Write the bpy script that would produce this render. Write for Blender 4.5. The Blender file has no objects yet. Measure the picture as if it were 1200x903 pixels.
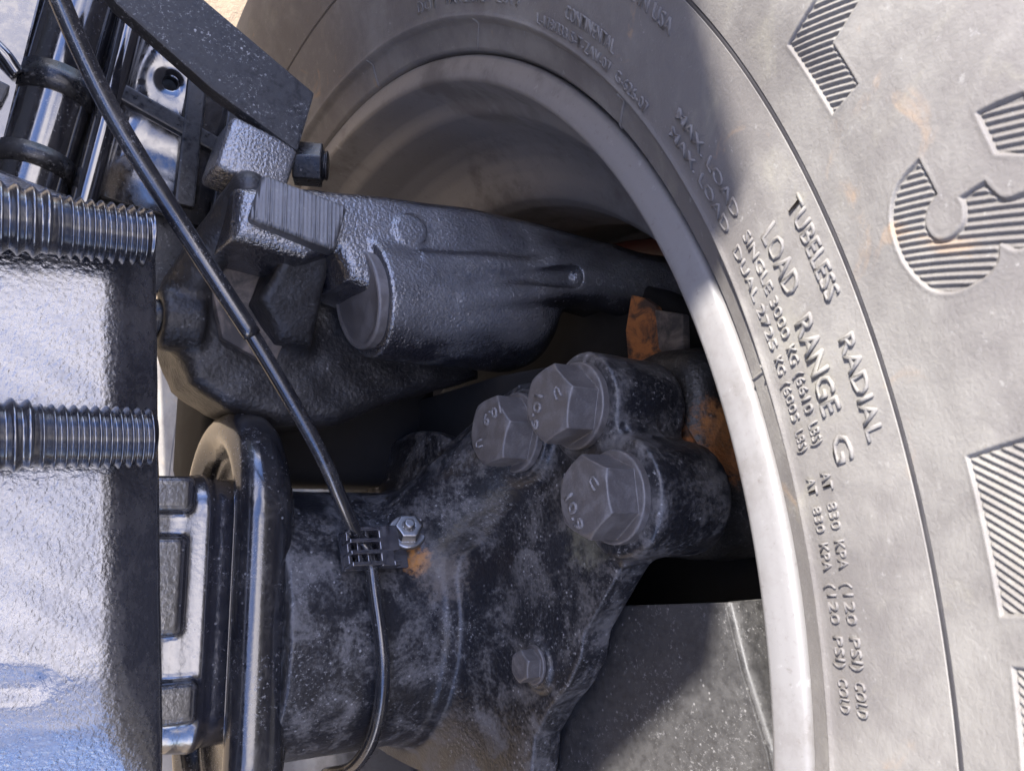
import bpy, bmesh, math, random
import numpy as np
from mathutils import Vector, Matrix
random.seed(4)
rng = np.random.default_rng(4)
SC = bpy.context.scene
COL = SC.collection
mm = 0.001

# ---------------------------------------------------------------- camera, sky, sun, exposure
cam_data = bpy.data.cameras.new('camera')
cam = bpy.data.objects.new('camera', cam_data)
COL.objects.link(cam)
cam_data.sensor_width = 36.0
cam_data.lens = 30.0
cam_data.clip_start = 0.01
cam_data.clip_end = 200.0
cam.matrix_world = Matrix((
    (0.82898, -0.08528, -0.55274, -0.19499),
    (0.0, 0.98831, -0.15248, 0.05363),
    (0.55928, 0.12641, 0.81929, 0.44526),
    (0, 0, 0, 1)))
cam_data.dof.use_dof = True
cam_data.dof.focus_distance = 0.37
cam_data.dof.aperture_fstop = 48.0
SC.camera = cam

SUN = Vector((-1.0, 0.7, 0.6)).normalized()
world = bpy.data.worlds.new('World')
SC.world = world
world.use_nodes = True
wn, wl = world.node_tree.nodes, world.node_tree.links
wn.clear()
sky = wn.new('ShaderNodeTexSky')
sky.sky_type = 'NISHITA'
sky.sun_disc = False
sky.sun_elevation = math.asin(SUN.z)
sky.sun_rotation = math.atan2(SUN.x, SUN.y)
sky.air_density = 1.0
sky.dust_density = 0.6
bg = wn.new('ShaderNodeBackground')
bg.inputs['Strength'].default_value = 0.15
wout = wn.new('ShaderNodeOutputWorld')
wtc = wn.new('ShaderNodeTexCoord')
wmap = wn.new('ShaderNodeMapping'); wmap.inputs['Scale'].default_value = (1.0, 1.0, 1.6); wmap.inputs['Location'].default_value = (1.8, 3.4, 1.2)
wno = wn.new('ShaderNodeTexNoise'); wno.inputs['Scale'].default_value = 2.1; wno.inputs['Detail'].default_value = 9; wno.inputs['Roughness'].default_value = 0.55
wcr = wn.new('ShaderNodeValToRGB')
wcr.color_ramp.elements[0].position = 0.49; wcr.color_ramp.elements[1].position = 0.61
wmx = wn.new('ShaderNodeMix'); wmx.data_type = 'RGBA'
wmx.inputs['B'].default_value = (10.0, 9.4, 10.0, 1)       # sunlit cloud white
wl.new(wtc.outputs['Generated'], wmap.inputs['Vector']); wl.new(wmap.outputs[0], wno.inputs['Vector'])
wl.new(wno.outputs['Fac'], wcr.inputs['Fac']); wl.new(wcr.outputs['Color'], wmx.inputs['Factor'])
wtint = wn.new('ShaderNodeMix'); wtint.data_type = 'RGBA'; wtint.blend_type = 'MULTIPLY'; wtint.inputs['Factor'].default_value = 1.0
wtint.inputs['B'].default_value = (1.15, 1.28, 1.85, 1)         # deep blue between the clouds
wl.new(sky.outputs['Color'], wtint.inputs['A']); wl.new(wtint.outputs['Result'], wmx.inputs['A'])
wl.new(wmx.outputs['Result'], bg.inputs['Color']); wl.new(bg.outputs[0], wout.inputs['Surface'])

sd = bpy.data.lights.new('sun', 'SUN')
sd.energy = 5.0; sd.angle = math.radians(0.6); sd.color = (1.0, 0.965, 0.92)
sun = bpy.data.objects.new('sun', sd)
COL.objects.link(sun)
sun.rotation_euler = SUN.to_track_quat('Z', 'Y').to_euler()

SC.render.engine = 'CYCLES'
SC.view_settings.view_transform = 'Standard'
SC.view_settings.look = 'None'
SC.view_settings.exposure = 1.95
SC.view_settings.gamma = 1.0
SC.view_settings.use_curve_mapping = False

# ---------------------------------------------------------------- materials
def new_mat(name):
    m = bpy.data.materials.new(name); m.use_nodes = True
    nt = m.node_tree
    return m, nt.nodes, nt.links, nt.nodes['Principled BSDF']
def noise(N, L, vec, scale, detail=6, rough=0.55, dist=0.0):
    n = N.new('ShaderNodeTexNoise'); n.inputs['Scale'].default_value = scale
    n.inputs['Detail'].default_value = detail; n.inputs['Roughness'].default_value = rough
    n.inputs['Distortion'].default_value = dist
    L.new(vec, n.inputs['Vector']); return n.outputs['Fac']
def ramp(N, L, src, a, b, va=0.0, vb=1.0):
    r = N.new('ShaderNodeMapRange'); r.clamp = True; r.interpolation_type = 'SMOOTHSTEP'
    L.new(src, r.inputs['Value'])
    for k, v in zip(('From Min', 'From Max', 'To Min', 'To Max'), (a, b, va, vb)): r.inputs[k].default_value = v
    return r.outputs['Result']
def math_(N, L, op, a, b):
    n = N.new('ShaderNodeMath'); n.operation = op; n.use_clamp = op not in ('DISTANCE', 'DIVIDE', 'ADD', 'SUBTRACT')
    for i, v in enumerate((a, b)):
        if isinstance(v, (int, float)): n.inputs[i].default_value = v
        else: L.new(v, n.inputs[i])
    return n.outputs[0]
def mix(N, L, fac, a, b):
    n = N.new('ShaderNodeMix'); n.data_type = 'RGBA'
    L.new(fac, n.inputs['Factor'])
    for k, v in (('A', a), ('B', b)):
        if isinstance(v, tuple): n.inputs[k].default_value = v + (1,)
        else: L.new(v, n.inputs[k])
    return n.outputs['Result']
def mixf(N, L, fac, a, b):
    n = N.new('ShaderNodeMix'); n.data_type = 'FLOAT'
    L.new(fac, n.inputs['Factor'])
    for k, v in (('A', a), ('B', b)):
        if isinstance(v, (int, float)): n.inputs[k].default_value = v
        else: L.new(v, n.inputs[k])
    return n.outputs['Result']
def bump(N, L, B, h, strength, dist, prev=None):
    b = N.new('ShaderNodeBump'); b.inputs['Strength'].default_value = strength; b.inputs['Distance'].default_value = dist
    L.new(h, b.inputs['Height'])
    if prev is not None: L.new(prev, b.inputs['Normal'])
    L.new(b.outputs['Normal'], B.inputs['Normal'])
    return b.outputs['Normal']

def paint(name, base=(0.011, 0.011, 0.013), rough=0.25, dust=0.35, dust_col=(0.16, 0.145, 0.13), dust_scale=28,
          peel=(420, 0.25, 0.0006), grain=(1500, 0.1, 0.0003), speck=0.35, edge=0.35, stains=(), streak=None, spec=0.5, coat=0.0, ior=1.5, speck_col=(0.30, 0.29, 0.28), dust_sheen=0.0, dust_rough=0.82):
    m, N, L, B = new_mat(name)
    v = N.new('ShaderNodeTexCoord').outputs['Object']
    n1 = noise(N, L, v, dust_scale, 9, 0.62, 0.6)
    n2 = noise(N, L, v, dust_scale * 9, 5, 0.7)
    d = ramp(N, L, math_(N, L, 'ADD', math_(N, L, 'MULTIPLY', n1, 0.7), math_(N, L, 'MULTIPLY', n2, 0.35)), 0.47, 0.68, 0.0, dust)
    geo = N.new('ShaderNodeNewGeometry')
    e = ramp(N, L, geo.outputs['Pointiness'], 0.515, 0.58, 0.0, edge)
    e = math_(N, L, 'MULTIPLY', e, ramp(N, L, n2, 0.3, 0.6))
    if dust_sheen:                             # dust on level faces, also standing in for their sky sheen
        sx = N.new('ShaderNodeSeparateXYZ'); L.new(geo.outputs['True Normal'], sx.inputs[0])
        st = math_(N, L, 'MULTIPLY', ramp(N, L, sx.outputs['Z'], 0.55, 0.98, 0.0, dust_sheen), ramp(N, L, n1, 0.25, 0.6, 0.35, 1.0))
        d = math_(N, L, 'MAXIMUM', d, st)
    # fine light specks: grit stuck on the paint
    vor = N.new('ShaderNodeTexVoronoi'); vor.inputs['Scale'].default_value = 330; L.new(v, vor.inputs['Vector'])
    sp = ramp(N, L, vor.outputs['Distance'], 0.12, 0.26, 1.0, 0.0)
    rnd = N.new('ShaderNodeSeparateColor'); L.new(vor.outputs['Color'], rnd.inputs['Color'])
    sp = math_(N, L, 'MULTIPLY', sp, ramp(N, L, rnd.outputs['Red'], 0.80, 0.95, 0.0, speck))
    sp = math_(N, L, 'MULTIPLY', sp, ramp(N, L, noise(N, L, v, 60, 3), 0.42, 0.6))
    fl = ramp(N, L, noise(N, L, v, 560, 5, 0.8), 0.545, 0.68, 0.0, min(1.0, speck * 1.1))
    fl = math_(N, L, 'MULTIPLY', fl, ramp(N, L, noise(N, L, v, 38, 5, 0.6, 0.8), 0.40, 0.62))
    sp = math_(N, L, 'MAXIMUM', sp, fl)
    dm = math_(N, L, 'MAXIMUM', d, e)
    col = mix(N, L, sp, mix(N, L, dm, base, dust_col), speck_col)
    dm = math_(N, L, 'MAXIMUM', dm, sp)
    for (p, r, c, a) in stains:
        vm = N.new('ShaderNodeVectorMath'); vm.operation = 'DISTANCE'
        L.new(v, vm.inputs[0]); vm.inputs[1].default_value = p
        dd = math_(N, L, 'DIVIDE', vm.outputs['Value'], r)
        dd = math_(N, L, 'ADD', dd, math_(N, L, 'MULTIPLY', math_(N, L, 'SUBTRACT', noise(N, L, v, 260, 7, 0.75), 0.42), 2.2))
        s = ramp(N, L, dd, 0.5, 1.1, a, 0.0)
        s = math_(N, L, 'MULTIPLY', s, ramp(N, L, noise(N, L, v, 170, 6), 0.3, 0.6, 0.45, 1.0))
        col = mix(N, L, s, col, c); dm = math_(N, L, 'MAXIMUM', dm, s)
    L.new(col, B.inputs['Base Color'])
    rr = mixf(N, L, dm, rough, dust_rough)
    rr2 = math_(N, L, 'ADD', rr, math_(N, L, 'MULTIPLY', math_(N, L, 'SUBTRACT', n2, 0.4), 0.25))
    L.new(rr2, B.inputs['Roughness'])
    B.inputs['Specular IOR Level'].default_value = spec
    B.inputs['IOR'].default_value = ior
    B.inputs['Coat Weight'].default_value = coat; B.inputs['Coat Roughness'].default_value = 0.12
    nn = bump(N, L, B, noise(N, L, v, peel[0], 2, 0.5), peel[1], peel[2])
    bump(N, L, B, noise(N, L, v, grain[0], 3, 0.6), grain[1], grain[2], nn)
    return m

M = {}
M['gloss'] = paint('black_gloss_paint', rough=0.06, dust=0.06, ior=1.95, peel=(60, 0.10, 0.0010), grain=(900, 0.03, 0.0002), speck=0.25, edge=0.2, coat=0.6)
M['beam'] = paint('black_beam_paint', base=(0.016, 0.016, 0.02), rough=0.16, dust=0.10, coat=0.7, ior=2.0, peel=(420, 0.22, 0.0006), speck=0.3, edge=0.3)
M['satin'] = paint('black_satin_paint', base=(0.008, 0.008, 0.009), rough=0.26, ior=1.42, dust=0.20, dust_col=(0.10, 0.095, 0.09), peel=(500, 0.2, 0.0006), speck=0.4)
M['ring'] = paint('black_ring_paint', rough=0.13, dust=0.14, coat=0.5, ior=1.7, peel=(300, 0.16, 0.0006), speck=0.6, edge=0.25)
M['cast'] = paint('black_cast_paint', base=(0.012, 0.012, 0.016), rough=0.13, ior=2.1, dust=0.30, dust_col=(0.21, 0.206, 0.203), dust_sheen=0.55, dust_rough=0.32, peel=(650, 0.8, 0.0010), grain=(1600, 0.15, 0.0004), speck=0.35, edge=0.6)
M['cast_dark'] = paint('dirty_cast_paint', base=(0.012, 0.011, 0.011), rough=0.45, dust=0.24, dust_col=(0.06, 0.052, 0.046), peel=(420, 0.5, 0.0011), speck=0.3, edge=0.5)
M['axle'] = paint('dusty_axle_paint', base=(0.012, 0.012, 0.014), rough=0.30, ior=1.5, dust=0.68, dust_col=(0.150, 0.141, 0.133), dust_scale=55,
                  peel=(520, 0.35, 0.0008), speck=0.7, edge=0.5,
                  stains=[((0.006, 0.0325, 0.0640), 0.0095, (0.40, 0.16, 0.02), 0.9), ((0.020, 0.026, 0.064), 0.020, (0.20, 0.165, 0.13), 0.45),
                          ((0.036, 0.077, 0.112), 0.010, (0.16, 0.075, 0.035), 0.6), ((0.036, 0.045, 0.160), 0.018, (0.17, 0.16, 0.11), 0.6)])
M['carrier'] = paint('rust_bitten_carrier', base=(0.014, 0.013, 0.012), rough=0.45, dust=0.35, dust_col=(0.075, 0.06, 0.048), peel=(420, 0.5, 0.0011), speck=0.3, edge=0.4,
                     stains=[((0.090, 0.092, 0.186), 0.020, (0.30, 0.12, 0.03), 0.85), ((0.086, 0.080, 0.195), 0.016, (0.26, 0.10, 0.03), 0.8), ((0.110, 0.125, 0.182), 0.020, (0.20, 0.09, 0.035), 0.7)])
M['seat'] = paint('hammered_seat_paint', base=(0.02, 0.02, 0.024), rough=0.20, dust=0.16, peel=(480, 0.55, 0.0009), grain=(1100, 0.3, 0.0005), speck=0.1, edge=0.5, coat=1.0, ior=2.25)
M['sawn'] = paint('sawn_dusty_casting', base=(0.03, 0.03, 0.032), rough=0.35, ior=1.7, dust=0.7, dust_col=(0.20, 0.195, 0.19), dust_sheen=0.4, peel=(900, 0.3, 0.0004), speck=0.5, edge=0.6)
M['thread'] = paint('oiled_thread', base=(0.012, 0.012, 0.015), rough=0.16, ior=2.1, coat=0.4, dust=0.10, peel=(300, 0.05, 0.0003), speck=0.0, edge=0.06, spec=0.5)
M['bolt'] = paint('phosphate_bolt', base=(0.075, 0.067, 0.063), rough=0.36, ior=1.6, dust=0.45, dust_col=(0.18, 0.168, 0.16), dust_scale=120, peel=(900, 0.25, 0.0004), speck=0.12, edge=0.8)
M['shield'] = paint('dark_shield_paint', base=(0.024, 0.023, 0.023), rough=0.42, dust=0.35, dust_col=(0.10, 0.095, 0.09), peel=(260, 0.1, 0.0005), speck=0.45, edge=0.4)
M['cable'] = paint('black_cable_jacket', base=(0.011, 0.011, 0.013), rough=0.16, ior=1.8, dust=0.14, dust_col=(0.12, 0.11, 0.10), peel=(120, 0.06, 0.0005), speck=0.3, edge=0.0)
M['clip'] = paint('black_plastic_clip', base=(0.02, 0.02, 0.026), rough=0.10, ior=2.6, dust=0.12, peel=(300, 0.05, 0.0003), speck=0.1, edge=0.2)
M['bar'] = paint('matt_black_bar', base=(0.008, 0.008, 0.009), rough=0.50, ior=1.4, dust=0.25, dust_col=(0.07, 0.068, 0.066), peel=(380, 0.35, 0.0008), speck=0.9, edge=0.6)

def simple_metal(name, base, rough, metal, scale=60, var=0.35, dirt=(0.10, 0.08, 0.06), dirt_amt=0.4):
    m, N, L, B = new_mat(name)
    v = N.new('ShaderNodeTexCoord').outputs['Object']
    n1 = noise(N, L, v, scale, 8, 0.6, 0.4); n2 = noise(N, L, v, scale * 8, 4)
    d = ramp(N, L, n1, 0.45, 0.72, 0.0, dirt_amt)
    L.new(mix(N, L, d, base, dirt), B.inputs['Base Color'])
    B.inputs['Metallic'].default_value = metal
    L.new(mixf(N, L, n1, max(0.05, rough - var * 0.4), rough + var * 0.6), B.inputs['Roughness'])
    bump(N, L, B, n2, 0.15, 0.0004)
    return m
M['zinc'] = simple_metal('zinc_screw', (0.30, 0.285, 0.265), 0.36, 1.0, dirt=(0.07, 0.055, 0.04), dirt_amt=0.7)
M['red'] = simple_metal('red_oxide_primer', (0.06, 0.013, 0.010), 0.4, 0.0)
M['rotor'] = simple_metal('shade_dark_iron', (0.008, 0.007, 0.0065), 0.9, 0.0, dirt=(0.018, 0.015, 0.012))  # near-black also stands in for shade in the enclosed gaps

# rust
m, N, L, B = new_mat('orange_rust')
v = N.new('ShaderNodeTexCoord').outputs['Object']
n1 = noise(N, L, v, 90, 8, 0.65, 0.5)
L.new(mix(N, L, ramp(N, L, n1, 0.38, 0.62), (0.05, 0.028, 0.018), (0.36, 0.13, 0.035)), B.inputs['Base Color'])
B.inputs['Roughness'].default_value = 0.85
bump(N, L, B, noise(N, L, v, 700, 5), 0.5, 0.0008)
M['rust'] = m
m, N, L, B = new_mat('muddy_bracket')
v = N.new('ShaderNodeTexCoord').outputs['Object']
n1 = noise(N, L, v, 60, 8, 0.65, 0.5)
L.new(mix(N, L, ramp(N, L, n1, 0.40, 0.66), (0.035, 0.03, 0.027), (0.15, 0.12, 0.095)), B.inputs['Base Color'])
B.inputs['Roughness'].default_value = 0.75
bump(N, L, B, noise(N, L, v, 600, 5), 0.4, 0.0006)
M['mud'] = m

# rim: grey painted steel, slightly metallic, brown grime in bands
m, N, L, B = new_mat('grey_rim_metal')
v = N.new('ShaderNodeTexCoord').outputs['Object']
n1 = noise(N, L, v, 14, 9, 0.6, 0.5); n2 = noise(N, L, v, 90, 6, 0.65)
d = ramp(N, L, math_(N, L, 'ADD', math_(N, L, 'MULTIPLY', n1, 0.75), math_(N, L, 'MULTIPLY', n2, 0.3)), 0.50, 0.68, 0.0, 0.6)
c = mix(N, L, d, (0.160, 0.152, 0.146), (0.070, 0.058, 0.049))
c = mix(N, L, ramp(N, L, noise(N, L, v, 420, 5, 0.75), 0.56, 0.72, 0.0, 0.55), c, (0.085, 0.07, 0.06))
c = mix(N, L, ramp(N, L, noise(N, L, v, 150, 7, 0.75), 0.60, 0.72, 0.0, 0.5), c, (0.30, 0.29, 0.285))
L.new(c, B.inputs['Base Color'])
B.inputs['Metallic'].default_value = 0.2
L.new(mixf(N, L, d, 0.55, 0.8), B.inputs['Roughness'])
nn = bump(N, L, B, noise(N, L, v, 500, 4), 0.12, 0.0004)
M['rim'] = m

# tyre rubber: dusty grey-brown, pale bloom outside, orange scuffs
m, N, L, B = new_mat('dusty_tyre_rubber')
v = N.new('ShaderNodeTexCoord').outputs['Object']
n1 = noise(N, L, v, 16, 9, 0.6, 0.6); n2 = noise(N, L, v, 110, 7, 0.65); n3 = noise(N, L, v, 42, 6, 0.6, 1.0)
d = ramp(N, L, math_(N, L, 'ADD', math_(N, L, 'MULTIPLY', n1, 0.75), math_(N, L, 'MULTIPLY', n2, 0.3)), 0.40, 0.68)
c = mix(N, L, d, (0.114, 0.104, 0.096), (0.180, 0.168, 0.150))
c = mix(N, L, ramp(N, L, noise(N, L, v, 27, 8, 0.65, 1.2), 0.54, 0.72, 0.0, 0.4), c, (0.21, 0.195, 0.152))
c = mix(N, L, ramp(N, L, n3, 0.62, 0.78, 0.0, 0.6), c, (0.29, 0.19, 0.11))
c = mix(N, L, ramp(N, L, noise(N, L, v, 75, 8, 0.7, 0.4), 0.56, 0.74, 0.0, 0.30), c, (0.085, 0.080, 0.079))
c = mix(N, L, ramp(N, L, noise(N, L, v, 300, 5, 0.75), 0.60, 0.76, 0.0, 0.6), c, (0.28, 0.27, 0.25))
L.new(c, B.inputs['Base Color'])
L.new(mixf(N, L, d, 0.72, 0.92), B.inputs['Roughness'])
B.inputs['Specular IOR Level'].default_value = 0.18
nn = bump(N, L, B, noise(N, L, v, 900, 5, 0.65), 0.4, 0.0005)
bump(N, L, B, n2, 0.2, 0.0012, nn)
M['rubber'] = m

M['groove'] = simple_metal('clean_black_rubber', (0.022, 0.020, 0.022), 0.7, 0.0, dirt=(0.06, 0.055, 0.052))
# sandy ground
m, N, L, B = new_mat('sandy_ground')
v = N.new('ShaderNodeTexCoord').outputs['Object']
n1 = noise(N, L, v, 5, 9, 0.65); n2 = noise(N, L, v, 60, 7, 0.7)
c = mix(N, L, ramp(N, L, n1, 0.3, 0.7), (0.20, 0.145, 0.085), (0.28, 0.21, 0.13))
c = mix(N, L, ramp(N, L, n2, 0.55, 0.7, 0.0, 0.55), c, (0.13, 0.105, 0.08))
L.new(c, B.inputs['Base Color']); B.inputs['Roughness'].default_value = 0.95
bump(N, L, B, n2, 0.8, 0.006)
M['ground'] = m

# ---------------------------------------------------------------- mesh helpers
def add(name, mesh, mat, parent=None):
    o = bpy.data.objects.new(name, mesh); COL.objects.link(o)
    if mat is not None and not mesh.materials: mesh.materials.append(M[mat])
    o.parent = parent
    return o
def tag(o, label=None, cat=None, group=None, kind=None):
    if label: o['label'] = label
    if cat: o['category'] = cat
    if group: o['group'] = group
    if kind: o['kind'] = kind
    return o
def empty(name, loc, label, cat, group=None):
    o = bpy.data.objects.new(name, None); COL.objects.link(o); o.empty_display_size = 0.01
    o.location = loc
    tag(o, label, cat, group); return o
def part(name, mesh, mat, root):           # meshes are in world coordinates: undo the root's place
    o = add(name, mesh, mat, root)
    w = Vector((0, 0, 0)); r = root
    while r is not None: w += r.location; r = r.parent
    o.location = -w
    return o
def mesh_from(verts, faces, smooth=True, name='m'):
    me = bpy.data.meshes.new(name)
    verts = np.asarray(verts, dtype=np.float32)
    if isinstance(faces, np.ndarray):
        nf, k = faces.shape
        me.vertices.add(len(verts)); me.vertices.foreach_set('co', verts.ravel())
        me.loops.add(nf * k); me.loops.foreach_set('vertex_index', faces.astype(np.int32).ravel())
        me.polygons.add(nf); me.polygons.foreach_set('loop_start', np.arange(0, nf * k, k, dtype=np.int32))
        me.update(calc_edges=True); me.validate()
    else:
        me.from_pydata([tuple(map(float, q)) for q in verts], [], faces); me.update()
    if smooth: me.polygons.foreach_set('use_smooth', np.ones(len(me.polygons), dtype=bool))
    return me
def grid_faces(nu, nv, wrap_u=False, wrap_v=False):
    U = nu if wrap_u else nu - 1; V = nv if wrap_v else nv - 1
    i, j = np.meshgrid(np.arange(U), np.arange(V), indexing='ij')
    i2, j2 = (i + 1) % nu, (j + 1) % nv
    return np.stack([i * nv + j, i2 * nv + j, i2 * nv + j2, i * nv + j2], -1).reshape(-1, 4)
def lathe_x(profile, seg=256, y0=0, z0=0):       # profile: (x, r) in mm, turned about the axle line
    p = np.array(profile, float) * mm
    th = np.linspace(0, 2 * np.pi, seg, endpoint=False)
    V = np.stack([np.broadcast_to(p[None, :, 0], (seg, len(p))),
                  y0 * mm + np.cos(th)[:, None] * p[None, :, 1], z0 * mm + np.sin(th)[:, None] * p[None, :, 1]], -1).reshape(-1, 3)
    return mesh_from(V, grid_faces(seg, len(p), wrap_u=True))
def resample(profile, step):
    p = np.array(profile, float); out = [p[0]]
    for a, b in zip(p[:-1], p[1:]):
        n = max(1, int(np.linalg.norm(b - a) / step))
        for k in range(1, n + 1): out.append(a + (b - a) * k / n)
    return np.array(out)
def catmull(pts, n=12):
    P = np.array(pts, float); P = np.vstack([2 * P[0] - P[1], P, 2 * P[-1] - P[-2]]); out = []
    for i in range(1, len(P) - 2):
        for t in np.linspace(0, 1, n, endpoint=False):
            out.append(0.5 * ((2 * P[i]) + (P[i + 1] - P[i - 1]) * t + (2 * P[i - 1] - 5 * P[i] + 4 * P[i + 1] - P[i + 2]) * t * t
                              + (-P[i - 1] + 3 * P[i] - 3 * P[i + 1] + P[i + 2]) * t ** 3))
    out.append(P[-2]); return np.array(out)
def sweep(path, radius, seg=20):          # round tube along a path, mm
    P = np.array(path, float); T = np.gradient(P, axis=0); T /= np.linalg.norm(T, axis=1)[:, None]
    up = np.array([0, 0, 1.0]); nrm = np.cross(T, up); nrm /= np.linalg.norm(nrm, axis=1)[:, None] + 1e-9
    bn = np.cross(T, nrm); th = np.linspace(0, 2 * np.pi, seg, endpoint=False)
    R = np.broadcast_to(np.asarray(radius, float), (len(P),))
    V = P[:, None] + R[:, None, None] * (np.cos(th)[None, :, None] * nrm[:, None] + np.sin(th)[None, :, None] * bn[:, None])
    f = grid_faces(len(P), seg, wrap_v=True)
    fs = [tuple(q) for q in f.tolist()] + [tuple(range(seg)), tuple((len(P) - 1) * seg + k for k in range(seg - 1, -1, -1))]
    return mesh_from(V.reshape(-1, 3) * mm, fs)
def box_mesh(lo, hi, bev=1.0, mat3=None, origin=(0, 0, 0), seg=3):   # bevelled box, mm
    bm = bmesh.new(); bmesh.ops.create_cube(bm, size=1.0)
    lo, hi = np.array(lo, float), np.array(hi, float)
    for q in bm.verts: q.co = Vector((lo + hi) / 2 + np.array(q.co) * (hi - lo))
    if bev: bmesh.ops.bevel(bm, geom=bm.edges[:], offset=bev, segments=seg, profile=0.5, affect='EDGES')
    me = bpy.data.meshes.new('box')
    for q in bm.verts:
        c = Vector(q.co)
        if mat3 is not None: c = mat3 @ c
        q.co = (c + Vector(origin)) * mm
    bm.to_mesh(me); bm.free()
    for p in me.polygons: p.use_smooth = True
    return me
def prism(poly, frame, h0, h1, bev=1.0):  # polygon (u,v) mm extruded along w; frame = (origin, u, v, w)
    bm = bmesh.new(); o, u, v, w = [Vector(q) for q in frame]
    a = [bm.verts.new(o + u * p[0] + v * p[1] + w * h0) for p in poly]
    b = [bm.verts.new(o + u * p[0] + v * p[1] + w * h1) for p in poly]
    n = len(poly); bm.faces.new(a[::-1]); bm.faces.new(b)
    for i in range(n): bm.faces.new((a[i], a[(i + 1) % n], b[(i + 1) % n], b[i]))
    bmesh.ops.recalc_face_normals(bm, faces=bm.faces[:])
    if bev: bmesh.ops.bevel(bm, geom=bm.edges[:], offset=bev, segments=2, profile=0.6, affect='EDGES')
    for q in bm.verts: q.co *= mm
    me = bpy.data.meshes.new('prism'); bm.to_mesh(me); bm.free()
    for p in me.polygons: p.use_smooth = False
    return me

# ---- castings: signed distance fields meshed by surface nets (mm)
def smin(a, b, k):
    h = np.clip(0.5 + 0.5 * (b - a) / k, 0, 1); return b + (a - b) * h - k * h * (1 - h)
def smax(a, b, k): return -smin(-a, -b, k)
def s_box(P, c, half, r=0.0, R=None):
    Q = P - np.array(c, float)
    if R is not None: Q = Q @ R
    q = np.abs(Q) - np.array(half, float) + r
    return np.linalg.norm(np.maximum(q, 0), axis=1) + np.minimum(q.max(axis=1), 0) - r
def s_cone(P, a, b, ra, rb):               # round cone / capsule
    a, b = np.array(a, float), np.array(b, float); ab = b - a
    t = np.clip(((P - a) @ ab) / (ab @ ab), 0, 1)
    return np.linalg.norm(P - a - t[:, None] * ab, axis=1) - (ra + (rb - ra) * t)
def s_cyl(P, a, b, r, rnd=1.0):            # flat-ended cylinder
    a, b = np.array(a, float), np.array(b, float); ab = b - a; l = np.linalg.norm(ab); ab /= l
    h = (P - a) @ ab; rad = np.linalg.norm(P - a - h[:, None] * ab, axis=1)
    d = np.stack([rad - r + rnd, np.abs(h - l / 2) - l / 2 + rnd], 1)
    return np.linalg.norm(np.maximum(d, 0), axis=1) + np.minimum(d.max(axis=1), 0) - rnd
def s_poly(Q, poly):
    poly = np.array(poly, float); d = np.full(len(Q), 1e18); s = np.ones(len(Q))
    n = len(poly)
    for i in range(n):
        a, b = poly[i], poly[i - 1]; e = b - a; w = Q - a
        t = np.clip((w @ e) / (e @ e), 0, 1); q = w - t[:, None] * e
        d = np.minimum(d, (q * q).sum(1))
        c1 = Q[:, 1] >= a[1]; c2 = Q[:, 1] < b[1]; c3 = e[0] * w[:, 1] > e[1] * w[:, 0]
        flip = (c1 & c2 & c3) | (~c1 & ~c2 & ~c3); s[flip] *= -1
    return s * np.sqrt(d)
def s_ext(d2, h, h0, h1, r=0.0):
    d = np.stack([d2 + r, np.abs(h - (h0 + h1) / 2) - (h1 - h0) / 2 + r], 1)
    return np.linalg.norm(np.maximum(d, 0), axis=1) + np.minimum(d.max(axis=1), 0) - r
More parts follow.
